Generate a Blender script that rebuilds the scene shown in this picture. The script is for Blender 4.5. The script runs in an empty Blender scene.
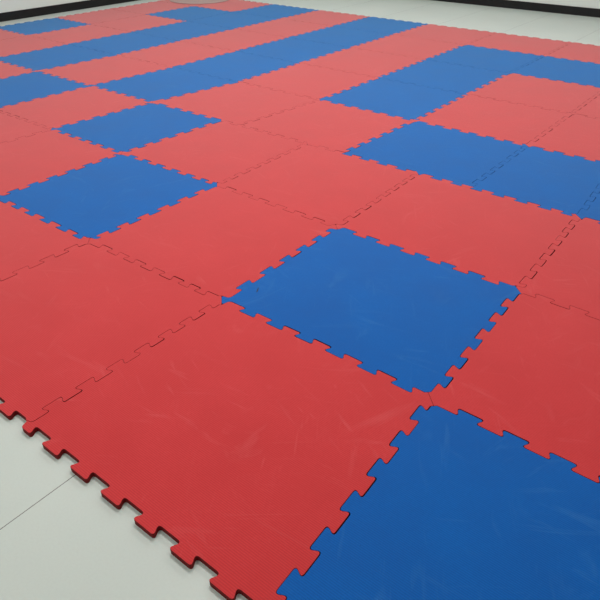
import bpy, bmesh, math, random
from mathutils import Vector
from mathutils.geometry import delaunay_2d_cdt
random.seed(11)
C = bpy.context.scene.collection
TH = 0.022                     # mat thickness; mat tops lie at z = TH

# ------------------------------------------------------------------ materials
def new_mat(name):
    m = bpy.data.materials.new(name); m.use_nodes = True
    return m, m.node_tree.nodes, m.node_tree.links, m.node_tree.nodes['Principled BSDF']

def math_node(N, L, op, a, b=None, c=None):
    n = N.new('ShaderNodeMath'); n.operation = op
    for k, v in enumerate((a, b, c)):
        if v is None: continue
        if isinstance(v, (int, float)): n.inputs[k].default_value = v
        else: L.new(v, n.inputs[k])
    return n.outputs[0]

def maprange(N, L, v, a, b, c, d):
    n = N.new('ShaderNodeMapRange'); n.inputs[1].default_value = a; n.inputs[2].default_value = b
    n.inputs[3].default_value = c; n.inputs[4].default_value = d; L.new(v, n.inputs[0])
    return n.outputs[0]

def mix(N, L, f, a, b):
    n = N.new('ShaderNodeMix'); n.data_type = 'RGBA'
    if isinstance(f, (int, float)): n.inputs[0].default_value = f
    else: L.new(f, n.inputs[0])
    for s, v in ((6, a), (7, b)):
        if isinstance(v, tuple): n.inputs[s].default_value = (*v, 1)
        else: L.new(v, n.inputs[s])
    return n.outputs[2]

def noise(N, L, vec, scale, detail=3, rough=.55, dist=0):
    n = N.new('ShaderNodeTexNoise'); n.inputs['Scale'].default_value = scale
    n.inputs['Detail'].default_value = detail; n.inputs['Roughness'].default_value = rough
    n.inputs['Distortion'].default_value = dist; L.new(vec, n.inputs['Vector'])
    return n.outputs[0]

def foam(name, base, light, dark, scuff_col, scuff_amt, tint):
    m, N, L, B = new_mat(name)
    tc = N.new('ShaderNodeTexCoord'); oi = N.new('ShaderNodeObjectInfo')
    rnd = oi.outputs['Random']
    off = N.new('ShaderNodeVectorMath'); off.operation = 'ADD'
    cmb = N.new('ShaderNodeCombineXYZ')
    L.new(math_node(N, L, 'MULTIPLY', rnd, 37.0), cmb.inputs[0])
    L.new(math_node(N, L, 'MULTIPLY', rnd, 91.0), cmb.inputs[1])
    L.new(tc.outputs['Object'], off.inputs[0]); L.new(cmb.outputs[0], off.inputs[1])
    P = off.outputs[0]
    # broad mottling
    n1 = noise(N, L, P, 3.2, 4, .6)
    col = mix(N, L, maprange(N, L, n1, .3, .72, 0, 1), dark, light)
    col = mix(N, L, .5, col, base)
    # fine foam grain
    n2 = noise(N, L, P, 95, 2, .6)
    col = mix(N, L, maprange(N, L, n2, .35, .72, 0, .38), col, dark)
    # scuffs: long streaks in several directions, only inside patches
    total = None
    for k, (ang, sx, sy, patch) in enumerate(((.6, 3.0, 22, 1.9), (2.1, 3.4, 26, 2.3), (1.25, 2.6, 17, 2.0), (2.8, 4.2, 30, 2.6), (.1, 3, 19, 2.2), (1.7, 5, 9, 2.4))):
        mp = N.new('ShaderNodeMapping'); mp.vector_type = 'TEXTURE'; mp.inputs['Rotation'].default_value = (0, 0, ang)
        mp.inputs['Scale'].default_value = (1/sx, 1/sy, 1); mp.inputs['Location'].default_value = (k*5.3, k*3.1, 0)
        L.new(P, mp.inputs[0])
        s = noise(N, L, mp.outputs[0], 1.0, 3, .55, .9)
        s = maprange(N, L, s, .61, .76, 0, 1)
        mp2 = N.new('ShaderNodeMapping'); mp2.inputs['Location'].default_value = (k*11.7, k*2.9, 0); L.new(P, mp2.inputs[0])
        q = maprange(N, L, noise(N, L, mp2.outputs[0], patch, 2), .46, .62, 0, 1)
        s = math_node(N, L, 'MULTIPLY', s, q)
        total = s if total is None else math_node(N, L, 'MAXIMUM', total, s)
    col = mix(N, L, math_node(N, L, 'MULTIPLY', total, scuff_amt), col, scuff_col)
    # tiny dirt specks
    vo = N.new('ShaderNodeTexVoronoi'); vo.inputs['Scale'].default_value = 9; L.new(P, vo.inputs['Vector'])
    sp = math_node(N, L, 'LESS_THAN', vo.outputs['Distance'], .026)
    sp = math_node(N, L, 'MULTIPLY', sp, math_node(N, L, 'GREATER_THAN', noise(N, L, P, 1.7, 1), .54))
    col = mix(N, L, math_node(N, L, 'MULTIPLY', sp, .45), col, tuple(c*.3 for c in dark))
    # fine woven ribs
    wv = N.new('ShaderNodeTexWave'); wv.wave_type = 'BANDS'; wv.bands_direction = 'Y'
    wv.inputs['Scale'].default_value = .314/.0075; wv.inputs['Distortion'].default_value = .25
    wv.inputs['Detail Scale'].default_value = 6
    L.new(tc.outputs['Object'], wv.inputs['Vector'])
    rib = wv.outputs['Fac']
    col = mix(N, L, maprange(N, L, rib, 0, 1, 0.34, 0.0), col, tuple(c*.55 for c in dark))
    # side walls of the mat: smooth cut, shade painted in as a darkened base colour
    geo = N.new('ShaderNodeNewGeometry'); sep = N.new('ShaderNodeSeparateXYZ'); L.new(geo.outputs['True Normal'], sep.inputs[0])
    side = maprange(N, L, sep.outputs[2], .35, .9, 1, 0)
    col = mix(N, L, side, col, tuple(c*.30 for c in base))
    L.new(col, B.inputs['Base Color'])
    bp = N.new('ShaderNodeBump'); bp.inputs['Strength'].default_value = .12; bp.inputs['Distance'].default_value = .0008
    h = math_node(N, L, 'ADD', rib, math_node(N, L, 'MULTIPLY', n2, .8)); L.new(h, bp.inputs['Height'])
    L.new(bp.outputs[0], B.inputs['Normal'])
    L.new(maprange(N, L, n1, .3, .7, .60, .70), B.inputs['Roughness'])
    B.inputs['Specular IOR Level'].default_value = SPEC
    L.new(math_node(N, L, 'MULTIPLY', math_node(N, L, 'SUBTRACT', 1.0, side), .58), B.inputs['Sheen Weight']); B.inputs['Sheen Tint'].default_value = (*tint, 1); B.inputs['Sheen Roughness'].default_value = .42
    return m
SPEC = .10
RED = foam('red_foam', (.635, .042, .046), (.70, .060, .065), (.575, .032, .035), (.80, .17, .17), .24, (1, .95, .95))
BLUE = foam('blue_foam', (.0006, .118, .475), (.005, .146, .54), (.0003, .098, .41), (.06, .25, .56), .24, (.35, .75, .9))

def floor_mat():
    m, N, L, B = new_mat('pale_vinyl')
    tc = N.new('ShaderNodeTexCoord'); P = tc.outputs['Object']
    sx = N.new('ShaderNodeSeparateXYZ'); L.new(P, sx.inputs[0])
    n1 = noise(N, L, P, 1.2, 3); n2 = noise(N, L, P, 120, 2)
    col = mix(N, L, maprange(N, L, n1, .3, .7, 0, 1), (.560, .655, .605), (.600, .690, .635))
    col = mix(N, L, maprange(N, L, n2, .4, .75, 0, .12), col, (.45, .50, .46))
    # sheet seams running one way, one metre apart
    f = math_node(N, L, 'FRACT', math_node(N, L, 'ADD', math_node(N, L, 'MULTIPLY', math_node(N, L, 'ADD', sx.outputs[0], .012), 1/.98), 20.5))
    d = math_node(N, L, 'ABSOLUTE', math_node(N, L, 'SUBTRACT', f, .5))
    col = mix(N, L, math_node(N, L, 'MULTIPLY', math_node(N, L, 'LESS_THAN', d, .0016), .85), col, (.07, .07, .065))
    vo = N.new('ShaderNodeTexVoronoi'); vo.inputs['Scale'].default_value = 7; L.new(P, vo.inputs['Vector'])
    sp = math_node(N, L, 'MULTIPLY', math_node(N, L, 'LESS_THAN', vo.outputs['Distance'], .028), math_node(N, L, 'GREATER_THAN', n1, .5))
    col = mix(N, L, math_node(N, L, 'MULTIPLY', sp, .45), col, (.25, .24, .22))
    L.new(col, B.inputs['Base Color'])
    B.inputs['Roughness'].default_value = .38; B.inputs['Specular IOR Level'].default_value = .4
    return m
def plain(name, rgb, rough, spec=.4, var=.04, scale=4):
    m, N, L, B = new_mat(name)
    tc = N.new('ShaderNodeTexCoord')
    n = noise(N, L, tc.outputs['Object'], scale, 3)
    L.new(mix(N, L, n, tuple(c*(1-var) for c in rgb), tuple(min(1, c*(1+var)) for c in rgb)), B.inputs['Base Color'])
    B.inputs['Roughness'].default_value = rough; B.inputs['Specular IOR Level'].default_value = spec
    return m
FLOOR = floor_mat()
WALL = plain('painted_wall', (.76, .83, .78), .7)
CEIL = plain('ceiling_paint', (.78, .78, .76), .8)
BLACK = plain('black_vinyl', (.006, .006, .007), .45, .35)
PAD = plain('dusty_pink_vinyl', (.42, .30, .28), .6, .35)
MARK = plain('black_mark', (.01, .01, .012), .6)

# ------------------------------------------------------------------ mat joints
H = .0185                      # half length of an interlocking tooth
DJ = .028                      # half diagonal of the seam where four mats meet
SL = .011                      # dovetail overhang
def teeth(p0, p1, lev_at, centres, first_sign, side_gap, axis):
    rg = random.Random(int(p0[0]*977)+int(p1[0]*7919)+int(lev_at(p0[0])*331))
    """Jigsaw line from p0 to p1 (2D, main coordinate first). centres: main coordinates of
    the teeth with sign first_sign. side_gap = (gap at + levels, gap at - levels)."""
    a, b = p0[0], p1[0]
    cs = sorted(c for c in centres if a + .012 < c < b + .03)
    pitches = [cs[k+1]-cs[k] for k in range(len(cs)-1)] or [.155]
    segs = []
    for k, c in enumerate(cs):
        pl = pitches[k-1] if k > 0 else pitches[0]; pr = pitches[k] if k < len(pitches) else pitches[-1]
        segs.append((c-pl/4, c+pr/4))
    # alternate runs: list of (start, end, sign)
    runs = []; pos = a
    for s, e in segs:
        if s - pos > (.022 if pos > a else .036): runs.append((pos, s, -first_sign))
        else: s = pos
        e = min(e, b); runs.append((s, e, first_sign)); pos = e
    if b - pos > .022: runs.append((pos, b, -first_sign))
    elif runs: runs[-1] = (runs[-1][0], b, runs[-1][2])
    pts = [p0]
    for k, (s, e, sg) in enumerate(runs):
        gm = rg.choice((.25, .7, 1.0, 1.3, 1.6))
        y = lambda t: lev_at(t) + sg*H + gm*(side_gap[0] if sg > 0 else side_gap[1])
        s2 = s - SL if k > 0 else s + .008
        e2 = e + SL if k < len(runs)-1 else e - .008
        kx = sg * gm * (side_gap[0] if sg > 0 else side_gap[1]) * SL / H      # keep the slanted flanks parallel
        pts.append((s2-(kx if k > 0 else 0), y(s))); pts.append((e2+(kx if k < len(runs)-1 else 0), y(e)))
    pts.append(p1)
    return pts

GAPS = {}
def gap(key):
    if key not in GAPS: GAPS[key] = (random.uniform(.0009, .0016), random.uniform(.0003, .0009))
    return GAPS[key]

# junction x positions on each horizontal joint line, and its height there
UP = {-8: -7.80, -7: -6.90, -6: -5.98, -5: -5.0, -4: -4.02, -3: -3.03, -2: -1.985, -1: -.985, 0: 0.0, 1: 1.0, 2: 2.0, 3: 3.0}
LOW = {
 0: {-3: -3.25, -2: -2.34, -1: -1.375, 0: -.350, 1: .835, 2: 1.85, 3: 2.85},
 1: {-8: -7.85, -7: -6.98, -6: -6.03, -5: -5.09, -4: -4.15, -3: -3.245, -2: -2.33, -1: -1.362, 0: -.350, 1: .776, 2: 1.78, 3: 2.78},
 2: {-8: -7.83, -7: -6.95, -6: -6.02, -5: -5.08, -4: -4.13, -3: -3.235, -2: -2.33, -1: -1.350, 0: -.362, 1: .738, 2: 1.74, 3: 2.74},
 3: {-8: -7.82, -7: -6.93, -6: -6.00, -5: -5.06, -4: -4.10, -3: -3.165, -2: -2.287, -1: -1.360, 0: -.389, 1: .708, 2: 1.71, 3: 2.71}}
LOW[0].update({-8: -7.87, -7: -7.0, -6: -6.05, -5: -5.1, -4: -4.17})
YL = {0: [(-8, -.02), (3, -.022)],
      1: [(-8, .95), (-2.33, .980), (-1.36, .990), (-.35, 1.022), (.2, 1.037), (.776, 1.030), (1.3, 1.030), (3, 1.03)],
      2: [(-8, 1.95), (-3.24, 1.970), (-2.33, 1.978), (-1.35, 1.998), (-.36, 1.990), (.738, 1.992), (3, 2.0)],
      3: [(-8, 2.975), (-3.2, 2.983), (-2.3, 2.992), (-1.36, 2.996), (3, 2.99)],
      4: [(-8, 4.0), (3, 3.985)], 5: [(-8, 5.0), (3, 5.0)], 6: [(-8, 6.02), (3, 6.01)], 7: [(-8, 7.03), (3, 7.0)], 8: [(-8, 7.99), (3, 7.95)]}
def ylev(j, x):
    t = YL[j]
    if x <= t[0][0]: return t[0][1]
    for (x0, y0), (x1, y1) in zip(t, t[1:]):
        if x <= x1: return y0 + (y1-y0)*(x-x0)/(x1-x0)
    return t[-1][1]
JX = {j: (LOW[j] if j <= 3 else UP) for j in range(9)}
UPLUS = {  # measured tooth centres where they are readable
 (0, 0): [-.25, -.078, .091, .263, .433, .60, .77], (0, -1): [-1.25, -1.08, -.90, -.735, -.56, -.39],
 (1, 0): [-.258, -.096, .067, .235, .40, .567, .735], (1, -1): [-1.218, -1.075, -.945, -.80, -.655, -.54, -.425],
 (1, -2): [-2.166, -2.022, -1.862, -1.696, -1.523, -1.39], (1, 1): [.936, 1.115, 1.284, 1.45, 1.61, 1.755],
 (2, -1): [-1.228, -1.08, -.94, -.793, -.644, -.499], (2, 0): [-.273, -.116, .04, .198, .353, .512, .68],
 (2, -2): [-2.206, -2.06, -1.911, -1.752, -1.608, -1.469, -1.37], (2, 1): [.867, 1.03, 1.19, 1.35, 1.51, 1.70],
 (3, 0): [-.315, -.202, -.092, .02, .123, .277, .43, .58, .70], (3, 1): [.789, .95, 1.11, 1.27, 1.43, 1.6],
 (3, -1): [-1.21, -1.055, -.902, -.752, -.598, -.442], (3, -3): [-3.024, -2.812, -2.673, -2.513, -2.37]}
UPLUS[(3, 0)] = [-.315, -.165, -.02, .123, .277, .43, .58, .70]
def uplus(j, k, xa, xb):
    if (j, k) in UPLUS: return UPLUS[(j, k)]
    w = (xb-xa)/6.6
    return [xa + w*(.6+n) for n in range(7)]
VMINUS = {('L', 0, 0): (.104, .253, .40, .545, .675, .797, .922), ('L', 0, 1): (.03, .19, .37, .522, .664, .809, .942),
          ('L', 0, 2): (.12, .253, .38, .50, .617, .73, .84, .94), ('L', 1, 0): (.10, .27, .44, .61, .77, .93),
          ('L', 1, 1): (.09, .228, .38, .54, .70, .845), ('L', 1, 2): (.095, .25, .392, .532, .651, .772, .894),
          ('L', -1, 0): (.12, .27, .42, .58, .734, .882), ('L', -1, 2): (.103, .212, .344, .454, .56, .678, .794, .924)}
def vminus(fam, i, j):
    return VMINUS.get((fam, i, j), (.1, .245, .39, .535, .68, .82, .945) if (i+j) % 2 else (.09, .23, .38, .54, .70, .845))

def jpts(j, x):
    y = ylev(j, x)
    if j == 0: return (x-.012, y+.012), (x-.002, y+.010)
    return (x-DJ, y+DJ), (x+DJ, y-DJ)

# cuts: corner points of the upper mats on the line they share with the lower ones
R3 = {-8: -7.80, -7: -6.92, -6: -6.00, -5: -5.05, -4: -4.07, -3: -3.13, -2: -2.115, -1: -1.02, 0: .0, 1: .692, 2: 1.69, 3: 2.69}
CUT = {3: [R3[k] for k in range(-2, 4)], 4: [R3[1]-.035, R3[2]-.03, R3[3]-.03]}
class Line:
    def __init__(s, j):
        s.j = j; s.side = {}
        ks = sorted(JX[j])
        for side, sg in (('lo', -1), ('hi', 1)):
            pts = []
            for k in ks:
                a, b = jpts(j, JX[j][k])
                pts.append((a, ('J1', k))); pts.append((b, ('J2', k)))
                if k+1 in JX[j]:
                    nb = jpts(j, JX[j][k+1])[0]
                    g = gap(('u', j, k)); sgap = (sg*g[0], sg*g[1]) if 0 < j < 8 else (0, 0)
                    mid = teeth(b, nb, lambda t: ylev(j, t), uplus(j, k, JX[j][k], JX[j][k+1]), 1, sgap, 0)[1:-1]
                    pts += [(q, None) for q in mid]
            for c in CUT.get(j, []):
                best = None
                for n in range(len(pts)-1):
                    (p, _), (q, _) = pts[n], pts[n+1]
                    if abs(p[1]-q[1]) < .006 and q[0]-p[0] > .07 and ((p[1]+q[1])/2 > ylev(j, p[0])) == (j == 3):
                        mg = .024; x = min(max(c, p[0]+mg), q[0]-mg)
                        if best is None or abs(x-c) < best[0]:
                            best = (abs(x-c), n, (x, p[1]+(q[1]-p[1])*(x-p[0])/(q[0]-p[0])))
                pts.insert(best[1]+1, (best[2], ('CUT', c)))
            s.side[side] = pts
    def sub(s, side, t0, t1):
        tags = [t for _, t in s.side[side]]
        a, b = tags.index(t0), tags.index(t1)
        return [p for p, _ in s.side[side][a:b+1]]
LINES = {j: Line(j) for j in range(9)}

def vedge(fam, i, j, p0, p1, side):
    g = gap(('v', fam, i, j)); sg = -1 if side == 'left' else 1
    # side 'left' = outline of the mat on the left of this joint
    cx = lambda t: xa + (xb-xa)*(t-p0[1])/(p1[1]-p0[1])
    # centre line: remove the junction offsets
    xa = p0[0] + (DJ if (j > 0 and fam != 'C') or (fam == 'C' and j > 3) else (.012 if j == 0 else (DJ if i == 1 or i <= -3 else 0)))
    xb = p1[0] - (DJ if not (fam == 'C' and j == 3 and i >= 1) and not (fam == 'L' and j == 8) else 0)
    ya = p0[1]-DJ if xa != p0[0] and j > 0 else p0[1]
    yb = p1[1]+DJ
    if fam == 'L': ya, yb = j, j+1
    cs = [ya + (yb-ya)*t for t in vminus(fam, i, j)]
    pts = teeth((p0[1], p0[0]), (p1[1], p1[0]), cx, cs, -1, (sg*g[0], sg*g[1]), 1)
    return [(b, a) for a, b in pts]

def round_poly(pts, r=.021, seg=5):
    out = []; n = len(pts)
    for k in range(n):
        p, c, q = Vector(pts[k-1]), Vector(pts[k]), Vector(pts[(k+1) % n])
        a, b = p-c, q-c
        if a.length < 1e-6 or b.length < 1e-6: continue
        ang = a.angle(b)
        if ang > math.radians(172): out.append(c); continue
        rr = min(r, a.length*.42, b.length*.42)
        A, B = c + a.normalized()*rr, c + b.normalized()*rr
        for s in range(seg+1):
            t = s/seg
            out.append(A*(1-t)**2 + c*2*t*(1-t) + B*t*t)
    return [v for k, v in enumerate(out) if (v-out[k-1]).length > .0006]
def inset(pts, d):
    n = len(pts); out = []
    for k in range(n):
        a = (pts[k]-pts[k-1]); b = (pts[(k+1) % n]-pts[k])
        if a.length < 1e-7: a = b
        if b.length < 1e-7: b = a
        na = Vector((-a.y, a.x)).normalized(); nb = Vector((-b.y, b.x)).normalized()
        m = na+nb
        if m.length < 1e-4: m = na
        m.normalize(); out.append(pts[k] + m*(d/max(.5, m.dot(na))))
    return out

def build_mat(outline, mat):
    clean = []
    for p in outline:
        if not clean or (Vector(p)-Vector(clean[-1])).length > .004: clean.append(p)
    if (Vector(clean[0])-Vector(clean[-1])).length < .004: clean.pop()
    cx = sum(p[0] for p in clean)/len(clean); cy = sum(p[1] for p in clean)/len(clean)
    P = round_poly([(x-cx, y-cy) for x, y in clean])
    P = inset(P, .0002); T = inset(P, .0007)
    bm = bmesh.new()
    r0 = [bm.verts.new((p.x, p.y, 0)) for p in P]
    r1 = [bm.verts.new((p.x, p.y, TH-.0012)) for p in P]
    r2 = [bm.verts.new((p.x, p.y, TH)) for p in T]
    for ring, z, up in ((T, TH, True), (P, 0, False)):
        co, _, fs, _, _, _ = delaunay_2d_cdt([v.copy() for v in ring], [], [list(range(len(ring)))], 1, 1e-6)
        vv = [bm.verts.new((q.x, q.y, z)) for q in co]
        for f in fs:
            f = list(f)
            ar = sum(co[f[k-1]].cross(co[f[k]]) for k in range(len(f)))
            if (ar > 0) != up: f.reverse()
            bm.faces.new([vv[k] for k in f])
    n = len(P)
    for k in range(n):
        q = (k+1) % n
        bm.faces.new((r0[k], r0[q], r1[q], r1[k])); bm.faces.new((r1[k], r1[q], r2[q], r2[k]))
    bmesh.ops.remove_doubles(bm, verts=bm.verts, dist=2e-5); bm.normal_update()
    me = bpy.data.meshes.new('foam_mat'); bm.to_mesh(me); bm.free()
    me.materials.append(mat)
    o = bpy.data.objects.new('foam_mat', me); o.location = (cx, cy, 0); C.objects.link(o)
    return o

def vpoint(line_j, i, fam, which):
    """end point of vertical joint i on horizontal line j"""
    if fam == 'C' and ((line_j == 3) or (line_j == 4 and which == 'top' and i >= 1)):
        if line_j == 3 and (i == 1 or i <= -3): return ('J1', i)
        c = CUT[3][i+2] if line_j == 3 else CUT[4][i-1]
        return ('CUT', c)
    return ('J2', i) if which == 'top' else ('J1', i)
def find(line, side, tag):
    for p, t in LINES[line].side[side]:
        if t == tag: return p

# colours: row -> column -> R/B
ROWS = {0: dict(zip(range(-3, 3), 'RRRRBR')),
        1: dict(zip(range(-5, 3), 'RRRBRBRR')),
        2: dict(zip(range(-7, 3), 'RRBRBRRRRR')),
        3: dict(zip(range(-8, 3), 'RRBRBRRBBBB')),
        4: dict(zip(range(-8, 3), 'BRBRBRBRRRR')),
        5: dict(zip(range(-8, 3), 'RRBRBRBRRRR')),
        6: dict(zip(range(-8, 3), 'RBBRBRBBBBB')),
        7: dict(zip(range(-8, 3), 'RRBRBRRRRRR'))}

# camera
cam_d = bpy.data.cameras.new('camera'); cam = bpy.data.objects.new('camera', cam_d); C.objects.link(cam)
cam.location = (1.4826, -.6702, 1.6577+TH)
cam.rotation_euler = (.9784, .0037, .6704); cam.rotation_mode = 'XYZ'
cam_d.sensor_width = 36; cam_d.lens = 615.5872/600*36; cam_d.clip_start = .02
bpy.context.scene.camera = cam

ORD = ['first', 'second', 'third', 'fourth', 'fifth', 'sixth', 'seventh', 'eighth', 'ninth', 'tenth', 'eleventh']
ROWN = ['front row', 'second row', 'third row', 'fourth row', 'fifth row', 'sixth row', 'seventh row', 'eighth and farthest row']
VIS = {0: (-2, 1), 1: (-4, 1), 2: (-6, 1), 3: (-8, 1), 4: (-8, 0), 5: (-8, 0), 6: (-8, -1), 7: (-8, -1)}
SPECIAL = {
 (0, 0): 'large red foam mat at the front edge, left of the near blue mat',
 (0, -1): 'red foam mat at the front edge meeting the left edge of the picture',
 (0, -2): 'red foam mat corner at the left picture edge below the leftmost near blue mat',
 (0, 1): 'large blue foam mat filling the bottom right corner of the picture',
 (1, 0): 'whole blue foam mat in the middle, ringed by red mats, with a small black mark',
 (1, -1): 'red foam mat between the two near blue diamond-shaped mats',
 (1, -2): 'whole blue foam mat at left, second row from the front',
 (1, 1): 'red foam mat at the right picture edge above the bottom right blue mat',
 (2, 0): 'red foam mat right behind the middle blue mat, square-toothed seam on its right',
 (2, -1): 'red foam mat touching the rear left corner of the middle blue mat',
 (2, 1): 'red foam mat at the right picture edge beyond the square-toothed seam',
 (2, -3): 'blue foam mat corner to corner behind the left near blue mat',
 (3, -1): 'blue foam mat of the fourth row joined to a narrower blue mat on its right',
 (3, 0): 'narrower blue foam mat of the fourth row between two other blue mats',
 (3, 1): 'blue foam mat cut by the right picture edge in the fourth row',
 (4, -8): 'blue foam mat in the upper left corner beside the left black baseboard'}
for j, cols in ROWS.items():
    fam = 'L' if j <= 2 else 'C'
    for i, c in cols.items():
        bl = vpoint(j, i, fam, 'bottom'); br = vpoint(j, i+1, fam, 'bottom')
        tl = vpoint(j+1, i, fam, 'top'); tr = vpoint(j+1, i+1, fam, 'top')
        # horizontal runs
        bs = ('J2', i) if bl[0] == 'J1' and not (fam == 'C' and j == 3 and i == 1) else bl
        be = br
        bottom = LINES[j].sub('hi', bs, be)
        te = ('J1', i+1) if tr[0] == 'J2' else tr
        top = LINES[j+1].sub('lo', tl, te)
        def vp(ii, ln, tag, side): return find(ln, side, tag)
        right = vedge(fam, i+1, j, vp(i+1, j, br, 'hi'), vp(i+1, j+1, tr, 'lo'), 'left')
        left = vedge(fam, i, j, vp(i, j, bl, 'hi'), vp(i, j+1, tl, 'lo'), 'right')
        outline = bottom + right + list(reversed(top)) + list(reversed(left))
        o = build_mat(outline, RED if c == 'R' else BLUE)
        colour = 'red' if c == 'R' else 'blue'
        lo, hi = VIS[j]
        if (j, i) in SPECIAL: lab = SPECIAL[(j, i)]
        elif lo <= i <= hi:
            same = [k for k in range(lo, hi+1) if cols.get(k) == c]
            lab = '%s foam mat in the %s, %s %s one from the left' % (colour, ROWN[j], ORD[same.index(i)], colour)
        else:
            lab = '%s foam mat in the %s, %s past the %s picture edge' % (
                colour, ROWN[j], ORD[(i-hi if i > hi else lo-i)-1], 'right' if i > hi else 'left')
        o['label'] = lab; o['category'] = 'mat'; o['group'] = 'interlocking red and blue foam mats'
        if (j, i) == (1, 0): centre_mat = o

# small black mark on the middle blue mat
bm = bmesh.new()
a, b = Vector((-.283, 1.215)), Vector((-.262, 1.178))
d = (b-a); nrm = Vector((-d.y, d.x)).normalized()*.0032
ring = [a+nrm*.3, a-nrm*.3, (a+b)/2-nrm*1.0-d*.1, b-nrm*.7, b+nrm*.5, (a+b)/2+nrm*.8]
vs = [bm.verts.new((p.x-centre_mat.location.x, p.y-centre_mat.location.y, TH+.0004)) for p in ring]
f = bm.faces.new(vs); bmesh.ops.recalc_face_normals(bm, faces=[f])
ext = bmesh.ops.extrude_face_region(bm, geom=[f]); bmesh.ops.translate(bm, verts=[v for v in ext['geom'] if isinstance(v, bmesh.types.BMVert)], vec=(0, 0, -.0006))
bmesh.ops.recalc_face_normals(bm, faces=bm.faces)
me = bpy.data.meshes.new('scuff_mark'); bm.to_mesh(me); bm.free(); me.materials.append(MARK)
mk = bpy.data.objects.new('scuff_mark', me); C.objects.link(mk); mk.parent = centre_mat; mk['label'] = 'short black mark on the blue foam'

# ------------------------------------------------------------------ room
def box(name, lo, hi, mat, bevel=0):
    bm = bmesh.new(); bmesh.ops.create_cube(bm, size=1)
    c = [(a+b)/2 for a, b in zip(lo, hi)]; s = [b-a for a, b in zip(lo, hi)]
    for v in bm.verts: v.co = Vector((v.co.x*s[0], v.co.y*s[1], v.co.z*s[2])) + Vector(c)
    if bevel: bmesh.ops.bevel(bm, geom=[e for e in bm.edges], offset=bevel, segments=3, affect='EDGES')
    me = bpy.data.meshes.new(name); bm.to_mesh(me); bm.free(); me.materials.append(mat)
    o = bpy.data.objects.new(name, me); C.objects.link(o); o['kind'] = 'structure'
    return o
XL, XR, YF, YB, HT = -8.26, 7.0, -5.0, 10.12, 3.2
box('floor', (XL-.2, YF-.2, -.1), (XR+.2, YB+.2, 0), FLOOR)
box('wall_left', (XL-.15, YF-.15, 0), (XL, YB+.15, HT), WALL)
box('wall_back', (XL, YB, 0), (XR, YB+.15, HT), WALL)
box('wall_right', (XR, YF-.15, 0), (XR+.15, YB+.15, HT), WALL)
box('wall_front', (XL, YF-.15, 0), (XR, YF, HT), WALL)
box('ceiling', (XL-.2, YF-.2, HT), (XR+.2, YB+.2, HT+.1), CEIL)
box('baseboard_left', (XL, YF, 0), (XL+.014, YB, .118), BLACK, .003)
box('baseboard_back', (XL+.014, YB-.014, 0), (XR, YB, .118), BLACK, .003)

# round pad lying on the far mats, only its near rim reaches into view
def lathe(name, prof, mat, seg=64):
    bm = bmesh.new(); rings = []
    for r, z in prof: rings.append([bm.verts.new((r*math.cos(2*math.pi*k/seg), r*math.sin(2*math.pi*k/seg), z)) for k in range(seg)])
    for a, b in zip(rings, rings[1:]):
        for k in range(seg): bm.faces.new((a[k], a[(k+1) % seg], b[(k+1) % seg], b[k]))
    bm.faces.new(rings[-1]); bm.faces.new(list(reversed(rings[0])))
    for f in bm.faces: f.smooth = True
    me = bpy.data.meshes.new(name); bm.to_mesh(me); bm.free(); me.materials.append(mat)
    o = bpy.data.objects.new(name, me); C.objects.link(o); return o
pad = lathe('round_pad', [(.52, 0), (.53, .003), (.53, .007), (.52, .010), (.48, .011), (.30, .011), (.02, .011)], PAD)
pad.location = (-7.33, 7.60, TH)
pad['label'] = 'round pinkish grey pad on the far red mats at the top picture edge'; pad['category'] = 'pad'

# ------------------------------------------------------------------ light
def area(name, loc, sx, sy, power, col=(1, .985, .95)):
    d = bpy.data.lights.new(name, 'AREA'); d.shape = 'RECTANGLE'; d.size = sx; d.size_y = sy; d.energy = power; d.color = col
    o = bpy.data.objects.new(name, d); o.location = loc; C.objects.link(o); return o
for x in (-6.3, -3.4, -.6, 2.2):
    for y in (-1.2, 1.6, 4.4, 7.4):
        p = 1.0
        if x in (-3.4, -.6) and y in (1.6, 4.4): p = 1.42
        if x == 2.2: p = .55
        if y == 7.4: p *= 1.25
        if y == -1.2: p *= .85
        if x < -3 and y < 2: p *= .62
        area('ceiling_light_panel', (x, y, HT-.03), 1.2, .6, 27.5*p)
w = bpy.data.worlds.new('world'); bpy.context.scene.world = w; w.use_nodes = True
w.node_tree.nodes['Background'].inputs[0].default_value = (.9, .95, 1, 1); w.node_tree.nodes['Background'].inputs[1].default_value = .3
sc = bpy.context.scene
sc.view_settings.view_transform = 'Standard'; sc.view_settings.look = 'None'
sc.view_settings.exposure = 0; sc.view_settings.gamma = 1
